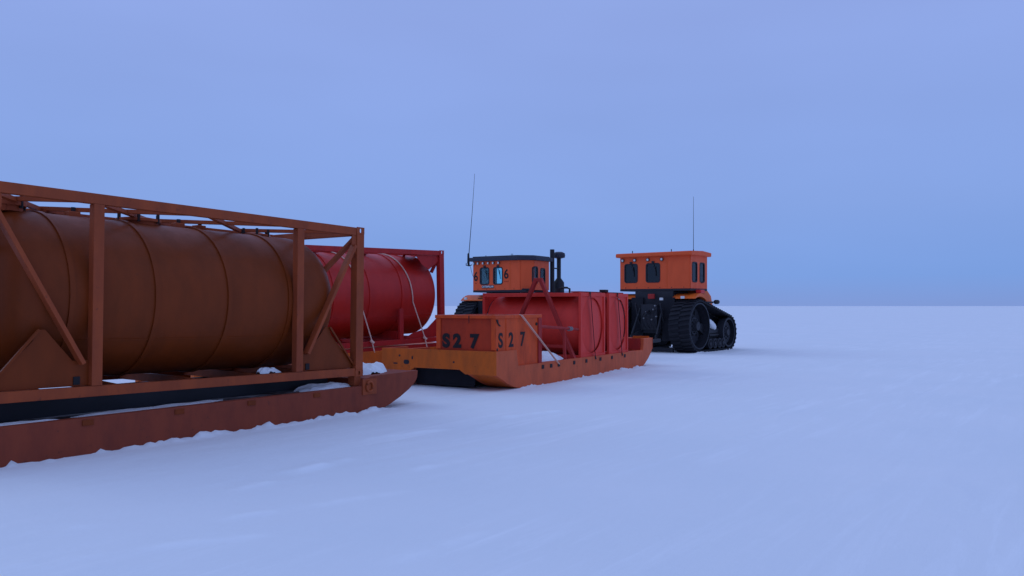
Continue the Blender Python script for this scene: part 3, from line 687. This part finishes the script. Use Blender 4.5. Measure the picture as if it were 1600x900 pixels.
# ------------------------------------------------------------------ tractors
def rest_loop(r1, x1, z1, r2, x2, z2, off, n=26):
    """convex outline of the belt round the drive wheel (1) and the front idler (2)"""
    c1 = np.array((x1, z1)); c2 = np.array((x2, z2)); R1 = r1 + off; R2 = r2 + off
    d = c2 - c1; D = np.hypot(*d); th = math.atan2(d[1], d[0]); al = math.acos((R1 - R2) / D)
    pts = []
    a0, a1 = th + al, th - al + 2 * math.pi
    for i in range(n + 1):
        a = a0 + (a1 - a0) * i / n; pts.append((x1 + R1 * math.cos(a), z1 + R1 * math.sin(a)))
    b0, b1 = th - al, th + al
    for i in range(n // 2 + 1):
        a = b0 + (b1 - b0) * i / (n // 2); pts.append((x2 + R2 * math.cos(a), z2 + R2 * math.sin(a)))
    return pts
def make_track(t, yc, w):
    r1, x1, z1, r2, x2, z2 = .96, 0, 1.05, .64, 2.86, .735
    o_ = rest_loop(r1, x1, z1, r2, x2, z2, .055); i_ = rest_loop(r1, x1, z1, r2, x2, z2, 0.0)
    m = MB(); n = len(o_); ya, yb = yc - w / 2, yc + w / 2
    V = []
    for p, q_ in zip(o_, i_): V.append([m.bm.verts.new((p[0], ya, p[1])), m.bm.verts.new((p[0], yb, p[1])), m.bm.verts.new((q_[0], yb, q_[1])), m.bm.verts.new((q_[0], ya, q_[1]))])
    for i in range(n):
        a, b = V[i], V[(i + 1) % n]
        for k in range(4): m.bm.faces.new((a[k], a[(k + 1) % 4], b[(k + 1) % 4], b[k]))
    # tread bars
    P = [Vector((p[0], p[1])) for p in o_]; seg = []; tot = 0
    for i in range(n): d = (P[(i + 1) % n] - P[i]).length; seg.append(d); tot += d
    cnt = int(tot / .19); 
    for c in range(cnt):
        s = c * tot / cnt; i = 0
        while s > seg[i]: s -= seg[i]; i += 1
        d = (P[(i + 1) % n] - P[i]).normalized(); p = P[i] + d * s; nn = Vector((d.y, -d.x))
        ce = Vector((x1 + (x2 - x1) * .5, .8)); 
        if (p - ce).dot(nn) < 0: nn = -nn
        for sg in (-1, 1):
            sh = d * .05 * sg
            a = Vector((p.x - sh.x, yc, p.y - sh.y)) + Vector((nn.x, 0, nn.y)) * .022; b = Vector((p.x + sh.x * .5, yc + sg * w / 2, p.y + sh.y * .5)) + Vector((nn.x, 0, nn.y)) * .022
            m.bar(a, b, .075, .05, up=(nn.x, 0, nn.y))
    tr = m.build('track', 'rubber', t, smooth=35)
    sh = rest_loop(r1, x1, z1, r2, x2, z2, -.03); MB().prism(sh, *sorted((yc - (-1 if yc < 0 else 1) * w * .30, yc - (-1 if yc < 0 else 1) * w * .26))).build('inner_guard', 'rubber', tr)
    # drive wheel
    e = -1 if yc < 0 else 1
    m = MB()
    m.lathe([(-w * .46, .86), (-w * .46, .91), (-.10, .91), (-.10, .80), (-.07, .80), (-.05, .30), (-.12, .26), (-.12, .02)], (0, yc, z1), 'y', 40, caps=False) if False else None
    f = lambda v: -v * 1
    prof = [(e * w * .48, .86), (e * w * .48, .92), (-e * w * .48, .92), (-e * w * .48, .86), (e * w * .05, .80), (e * w * .0, .42), (e * w * .20, .34), (e * w * .22, .20), (e * w * .40, .17), (e * w * .40, .01)]
    m.lathe(prof, (0, yc, z1), 'y', 40, caps=False); 
    for k in range(10):
        a = 2 * math.pi * k / 10; m.tube((.26 * math.cos(a), yc + e * w * .2, z1 + .26 * math.sin(a)), (.26 * math.cos(a), yc + e * w * .29, z1 + .26 * math.sin(a)), .03, 6)
    wh = m.build('drive_wheel', 'wheel', tr, smooth=40)
    # spoked openings read as dark slots
    m = MB()
    for k in range(8):
        a = 2 * math.pi * k / 8 + .2; m.lathe([(0, .085), (e * .02, .085)], (.60 * math.cos(a), yc + e * w * .055, z1 + .60 * math.sin(a)), 'y', 14)
    m.build('wheel_hole', 'black', tr)
    m = MB(); prof = [(e * w * .46, .54), (e * w * .46, .62), (e * w * .12, .62), (e * w * .12, .52), (e * w * .30, .46), (e * w * .30, .16), (e * w * .42, .12), (e * w * .42, .01)]
    m.lathe(prof, (x2, yc, z2), 'y', 32, caps=False)
    for k in range(8):
        a = 2 * math.pi * k / 8; m.tube((x2 + .25 * math.cos(a), yc + e * w * .3, z2 + .25 * math.sin(a)), (x2 + .25 * math.cos(a), yc + e * w * .36, z2 + .25 * math.sin(a)), .035, 6)
    m.build('idler_wheel', 'wheel', tr, smooth=40)
    for k, xx in enumerate((1.05, 1.50, 1.95, 2.32)):
        m = MB(); m.lathe([(e * w * .1, .21), (e * w * .44, .21), (e * w * .46, .17), (e * w * .36, .10), (e * w * .46, .08), (e * w * .46, .01)], (xx, yc, .315), 'y', 20, caps=False)
        m.build('roller', 'wheel', tr, smooth=40)
    m = MB(); m.box(.75, 2.7, yc - w * .12, yc + w * .12, .42, .70); m.prism([(.5, .85), (1.0, .62), (2.9, .52), (2.9, .72), (1.3, 1.02), (.6, 1.15)], yc - w * .2, yc + w * .2)
    m.box(1.25, 2.15, yc + min(e * w * .22, e * w * .30), yc + max(e * w * .22, e * w * .30), .62, .70); m.build('track_frame', 'black', tr, .01)
    MB().box(1.25, 2.15, *sorted((yc + e * w * .201, yc + e * w * .26)), .74, .90).build('side_bar', 'wheel', tr, .01)
    # snow caught inside the belt
    bm = bmesh.new(); bmesh.ops.create_icosphere(bm, subdivisions=4, radius=1)
    for v in bm.verts:
        n_ = 1 + .28 * fbm(np.array([v.co.x * 2 + yc * 3 + 7]), np.array([v.co.z * 2 + v.co.y]), 3)[0]
        c = v.co * n_; v.co = Vector((1.50 + c.x * .50, yc + e * w * .12 + c.y * w * .26, 1.10 - c.x * .20 + c.z * .17))
    me = bpy.data.meshes.new('packed_snow'); bm.to_mesh(me); bm.free(); me.materials.append(M['snow'])
    for p in me.polygons: p.use_smooth = True
    o = bpy.data.objects.new('packed_snow', me); COL.objects.link(o); o.parent = tr
    return tr

def make_cab(t, x0, x1, hw, z0, z1, roofm, rear, side, front, gl, chamfer=.0, left=None):
    """hollow cab; rear/side/front = lists of window rects (centre, width, z centre, height)"""
    def wall(name, a, b, wins, thick=.05):
        a = Vector(a); b = Vector(b); d = (b - a); Ln = d.length; r = d.normalized()
        o = plate([(0, z0), (Ln, z0), (Ln, z1), (0, z1)], [rrect(w, hh, .09, c, zc) for c, w, zc, hh in wins], thick, name, 'cab', cab if cab else t, (a.x, a.y, 0), r, (0, 0, 1))
        n = r.cross(Vector((0, 0, 1)))
        for c, w, zc, hh in wins:
            p = a + r * c
            fr = plate(rrect(w + .05, hh + .05, .11, 0, 0), [rrect(w - .05, hh - .05, .07, 0, 0)], .07, 'window', 'black', cab if cab else t, (p.x, p.y, zc), r, (0, 0, 1)) if cab else None
            if cab:
                # the pane fills the frame
                pl = plate(rrect(w - .04, hh - .04, .07, 0, 0), [], .008, 'window_pane', gl, cab, (p.x, p.y, zc), r, (0, 0, 1))
        return o
    cab = None
    # first wall becomes the cab body that parents the rest
    body = MB(); body.box(x0 + .03, x1 - .03, -hw + .03, hw - .03, z0, z0 + .05); cab = body.build('cab', 'black', t)
    c = chamfer
    wall('cab_wall', (x0, hw, 0), (x0, -hw + c, 0), rear)
    if c: wall('cab_wall', (x0, -hw + c, 0), (x0 + c, -hw, 0), [])
    wall('cab_wall', (x0 + c, -hw, 0), (x1, -hw, 0), side)
    wall('cab_wall', (x1, -hw, 0), (x1, hw, 0), front)
    wall('cab_wall', (x1, hw, 0), (x0, hw, 0), left or side)
    MB().box(x0 - .02, x1 + .02, -hw + (.12 if c else -.02), hw + .02, z0 - .09, z0 - .001).build('cab_sill', 'black', cab, .01)
    # seat and column
    m = MB(); sx0 = (x0 + x1) / 2
    m.box(sx0 - .25, sx0 + .25, -.28, .28, z0 + .1, z0 + .25); m.prism([(sx0 - .3, z0 + .2), (sx0 - .15, z0 + .2), (sx0 - .22, z0 + .72), (sx0 - .32, z0 + .72)], -.26, .26)
    m.build('seat', 'seat', cab, .03)
    m = MB(); m.bar((x1 - .25, 0, z0), (x1 - .4, 0, z0 + .45), .12); m.tube((x1 - .42, -.2, z0 + .46), (x1 - .42, .2, z0 + .46), .02); m.build('steering_column', 'seat', cab)
    return cab

Z0 = 2.53
def tractor(label, P, head, outer, tw, cfg):
    t = thing('tracked_tractor', label, 'tractor', (P[0], P[1], 0), head)
    yc = outer - tw / 2
    make_track(t, -yc, tw); make_track(t, yc, tw)
    # chassis, axle, hitch
    MB().box(-.55, 3.6, -.42, .42, .75, 1.75).build('chassis', 'black', t, .02)
    MB().tube((0, -yc, 1.03), (0, yc, 1.03), .22, 20).build('rear_axle', 'black', t, smooth=50)
    MB().box(2.7, 3.15, -yc, yc, .52, .72).build('front_beam', 'black', t, .02)
    MB().box(-.35, 2.0, -.85, .85, 1.70, cfg['z0'] - .10).build('cab_mount', 'black', t, .02)
    m = MB()
    for y in (-.55, .55):
        m.bar((-.5, y * .7, .85), (-1.25, y, .62), .07, .12); m.tube((-.55, y * .9, 1.75), (-1.15, y, .72), .04, 8)
        m.bar((-.55, y, 1.2), (-.85, y, 1.95), .06, .08)
    m.bar((-.55, 0, 1.7), (-1.0, 0, 1.55), .07, .1); m.box(-.75, -.5, -.35, .35, .9, 1.9); m.bar((-.5, 0, .5), (-1.45, 0, .48), .16, .08)
    m.build('hitch', 'black', t, .008)
    m = MB()
    for k, (y, z) in enumerate(((-.30, 1.85), (-.22, 1.70), (-.35, 1.42), (.1, 1.6), (.2, 1.35), (-.15, 1.3))):
        m.tube((-.76, y, z), (-.84, y, z), .028, 8)
    m.build('coupling', 'steel', t, smooth=50)
    m = MB()
    for k in range(5):
        y = -.35 + k * .17; m.path([(-.84, y, 1.7 - .05 * k), (-1.0, y + .02, 1.55 - .06 * k), (-.98, y, 1.2), (-.8, y - .05, .95)], .02, 6)
    m.build('hose', 'rubber', t, smooth=60)
    # fenders : arched sheet over each track plus a square rear box
    for e in (-1, 1):
        n = 14; r0 = 1.20; pts = []
        for i in range(n + 1):
            a = R(cfg['fa0'] + (cfg['fa1'] - cfg['fa0']) * i / n); pts.append((.05 + r0 * math.cos(a), 1.0 + r0 * math.sin(a)))
        up = [(p[0] * 1.0, p[1] + .04 + .10 * math.sin(math.pi * i / n)) for i, p in enumerate(pts)][::-1]
        MB().prism(pts + up, *sorted((e * (cfg['fi']), e * (outer - .03)))).build('fender', 'hood', t, .02)
        m = MB().box(-.72, -.64, *sorted((e * (outer - .50), e * (outer - .36))), 2.12, 2.22).build('work_light', 'lens', t, .01)
    for y in (-1, 1): MB().box(-.45, -.38, *sorted((y * .43, y * (outer - tw - .03))), .45, Z0 - .35).build('mud_flap', 'rubber', t)
    MB().box(-.62, -.50, -(outer - tw - .02), outer - .1, .03, .20).build('skid_bar', 'black', t, .02)
    MB().prism([(1.6, 1.55), (3.9, 1.45), (4.0, 1.6), (3.9, 2.05), (3.4, 2.28), (1.6, 2.45)], -.62, .62).build('hood', 'hood', t, .05)
    MB().box(1.0, 2.0, -.62, .62, .8, 1.55).build('engine', 'black', t, .02)
    # cab platform and steps on the right
    MB().box(.5, 1.9, -1.55, -1.0, 1.95, 2.02).build('platform', 'black', t, .01)
    m = MB()
    for z in (1.3, 1.6): m.box(1.1, 1.5, -outer + .02 - .15, -outer + .25, z, z + .03)
    return t

Z0 = 2.53
# right tractor
TP = Vector((7.31, 31.3)); h2 = 38.0
cen = place(TP, h2, (0, -1.78))
tr2 = tractor('orange tracked tractor with an orange roof, ahead of the small red tanks', cen, h2, 1.85, .86, dict(z0=Z0, fa0=58, fa1=112, fi=.80))
cab = make_cab(tr2, -.30, 1.22, 1.55, Z0, 3.84, 'cab', [(.50, .58, 3.17, .74), (1.50, .60, 3.17, .74)], [(.36, .44, 3.17, .76), (1.05, .44, 3.17, .76)], [(.6, .8, 3.2, .8), (1.7, .8, 3.2, .8)], 'glass_dark')
MB().prism([(-.48, 3.822), (1.38, 3.822), (1.38, 3.985), (.6, 4.03), (-.48, 3.985)], -1.70, 1.70).build('cab_roof', 'cab', tr2, .04)
for y in (1.42, .86, .26, -.36):
    m = MB().lathe([(0, .055), (-.03, .07), (-.07, .07), (-.07, .055)], (-.325, y, 3.72 - .02), 'x', 18).build('work_light', 'black', tr2, smooth=40)
    MB().lathe([(0, .048), (-.012, .03)], (-.397, y, 3.70), 'x', 16).build('lens', 'lens', m, smooth=60)
MB().path([(-.1, -1.6, 3.98), (-.1, -1.6, 4.08), (-.1, -1.6, 6.12)], [.03, .012, .006], 6).build('antenna', 'black', tr2)
for x, y in ((-.3, 1.0), (-.3, -.75)): MB().tube((x, y, 4.0), (x, y, 4.09), .02, 6).build('roof_stub', 'black', tr2)
for e in (-1, 1):
    pass
MB().box(.18, .55, -1.78, -1.56, 2.34, 2.48).build('tail_lamp', 'redlamp', tr2, .02)
MB().box(.42, .66, -1.60, -1.40, 1.95, 2.46).build('cab_strut', 'black', tr2, .01)
MB().path([(1.3, -1.75, 2.0), (1.5, -1.85, 2.0)], .025, 6).build('mirror_arm', 'black', tr2)
m = MB(); m.lathe([(-.16, .02), (-.10, .09), (.1, .09), (.16, .02)], (1.5, -1.86, 2.0), 'x', 14); m.build('mirror', 'black', tr2, smooth=60)
MB().prism([(.9, 1.95), (1.8, 1.9), (2.0, 2.0), (1.9, 2.25), (1.5, 2.5), (1.0, 2.5)], -1.45, -.63).build('side_tank', 'hood', tr2, .04)
MB().box(-.56, -.46, -.12, .16, 2.12, 2.32).build('tail_lamp', 'redd', tr2, .02)
MB().box(-1.06, -.98, -.75, -.62, 2.06, 2.16).build('hitch_lamp', 'lens', tr2, .01)

# left tractor, number 6
h6 = 32.0
cen = place((.707, 34.0), h6, (-.5, -1.42))
tr6 = tractor('orange tracked tractor numbered 6 with a dark roof, behind the red tank train', cen, h6, 2.15, .90, dict(z0=Z0, fa0=45, fa1=118, fi=.95))
cab = make_cab(tr6, -.5, 1.22, 1.42, Z0, 3.80, 'roof', [(.60, .46, 3.15, .72), (1.30, .46, 3.15, .72)], [(.12, .36, 3.17, .70), (.74, .40, 3.12, .70)], [(.70, 1.20, 3.17, .86), (2.12, 1.30, 3.17, .90)], 'glass_clear', chamfer=.42, left=[(.62, 1.0, 3.17, .90)])
rf = [( -.66, 1.56), (-.66, -.96), (-.10, -1.56), (1.4, -1.56), (1.4, 1.56)]
m = MB(); m.prism([(a, b) for a, b in rf], 3.802, 3.97, 'z'); m.prism([(a * .92 + .03, b * .92) for a, b in rf], 3.971, 4.02, 'z'); m.build('cab_roof', 'roof', tr6, .03)
for y in (1.36, 1.14, .87, .60, .34, .06):
    m = MB().box(-.60, -.53, y - .045, y + .045, 3.66, 3.76).build('work_light', 'black', tr6, .008)
    MB().box(-.612, -.601, y - .036, y + .036, 3.665, 3.755).build('lens', 'lens', m, .008)
text('6', .56, 'dark', tr6, (-.532, -.36 + .05, 3.20), (0, -1, 0), (0, 0, 1), bold=.010, xs=.9)
text('6', .56, 'dark', tr6, (-.532, 1.28, 3.12), (0, -1, 0), (0, 0, 1), bold=.010, xs=.8)
m = MB()
for k in range(4): m.box(-.534, -.527, -.42 + k * .06, -.385 + k * .06, 2.88, 2.915)
m.box(-.534, -.527, 1.24, 1.32, 2.82, 2.86); m.build('small_lettering', 'boxpanel', tr6)
pl = MB().box(-.545, -.527, .33, .95, 2.62, 2.74).build('name_plate', 'dark', tr6, .004)
text('CATERPILLAR', .115, 'white', pl, (-.549, .64, 2.68), (0, -1, 0), (0, 0, 1), bold=.002, xs=.88)
MB().path([(-.62, 1.60, 3.62), (-.62, 1.62, 3.75), (-.62, 1.62, 4.15), (-.60, 1.60, 4.2), (-.50, 1.50, 6.0), (-.42, 1.42, 7.72)], [.05, .06, .05, .018, .012, .007], 6).build('antenna', 'black', tr6)
MB().path([(-.62, 1.60, 3.70), (-.66, 1.50, 3.62), (-.56, 1.44, 3.2), (-.54, 1.38, 3.1)], .010, 6).build('antenna_cable', 'black', tr6)
MB().path([(-.7, 1.68, 3.72), (-.8, 1.62, 3.64), (-.75, 1.5, 3.60), (-.6, 1.45, 3.66)], .02, 6).build('grab_handle', 'black', tr6)
ex = MB().path([(1.52, -1.44, 2.3), (1.52, -1.44, 4.36)], .10, 14).build('exhaust_pipe', 'black', tr6, smooth=50)
MB().path([(2.10, -1.46, 2.2), (2.10, -1.46, 2.9), (2.10, -1.46, 3.1), (2.10, -1.46, 4.0)], [.25, .24, .095, .095], 14).build('air_intake_pipe', 'black', tr6, smooth=50)
MB().lathe([(3.98, .10), (4.02, .27), (4.12, .29), (4.22, .27), (4.28, .15), (4.29, .01)], (2.10, -1.46, 0), 'z', 22).build('pre_cleaner', 'roof', tr6, smooth=50)
MB().box(1.5, 2.1, -1.50, -1.42, 3.50, 3.55).build('pipe_bracket', 'black', tr6)
MB().tube((-.3, .9, 4.0), (-.3, .9, 4.07), .02, 6).build('roof_stub', 'black', tr6)
MB().path([(-.3, -.5, 4.0), (-.3, -.5, 4.09), (-.3, -.42, 4.09), (-.3, -.42, 4.0)], .012, 6).build('roof_hook', 'black', tr6)

def cab_detail(t, x0, hw, ys, z, zt, zb, side_x):
    for y in ys:                      # wiper motor, arm and blade above each rear window
        m = MB().box(x0 - .07, x0 - .027, y - .07, y + .05, zt + .03, zt + .10).build('wiper', 'black', t, .008)
        MB().bar((x0 - .06, y, zt + .05), (x0 - .05, y - .12, zt - .34), .018).build('wiper_arm', 'black', m)
        MB().bar((x0 - .045, y - .10, zt - .12), (x0 - .045, y - .14, zt - .50), .02).build('wiper_blade', 'black', m)
    MB().bar((x0 - .028, ys[-1] - .62, zb + .04), (x0 - .028, ys[-1] - .62, zt + .30), .012, .012).build('panel_seam', 'hood', t)
    m = MB(); m.path([(side_x, -hw - .03, zb + .22), (side_x, -hw - .09, zb + .24), (side_x, -hw - .09, zb + .50), (side_x, -hw - .03, zb + .52)], .013, 6); m.build('grab_handle', 'black', t)
    for k in range(6):
        y = hw - .25 - k * (2 * hw - .5) / 5; MB().box(x0 - .033, x0 - .026, y - .016, y + .016, zb + .03, zb + .06).build('bolt', 'black', t)
cab_detail(tr2, -.30, 1.55, (1.05, .05), 0, 3.54, 2.53, .70)
cab_detail(tr6, -.50, 1.42, (.82, .12), 0, 3.51, 2.53, .45)
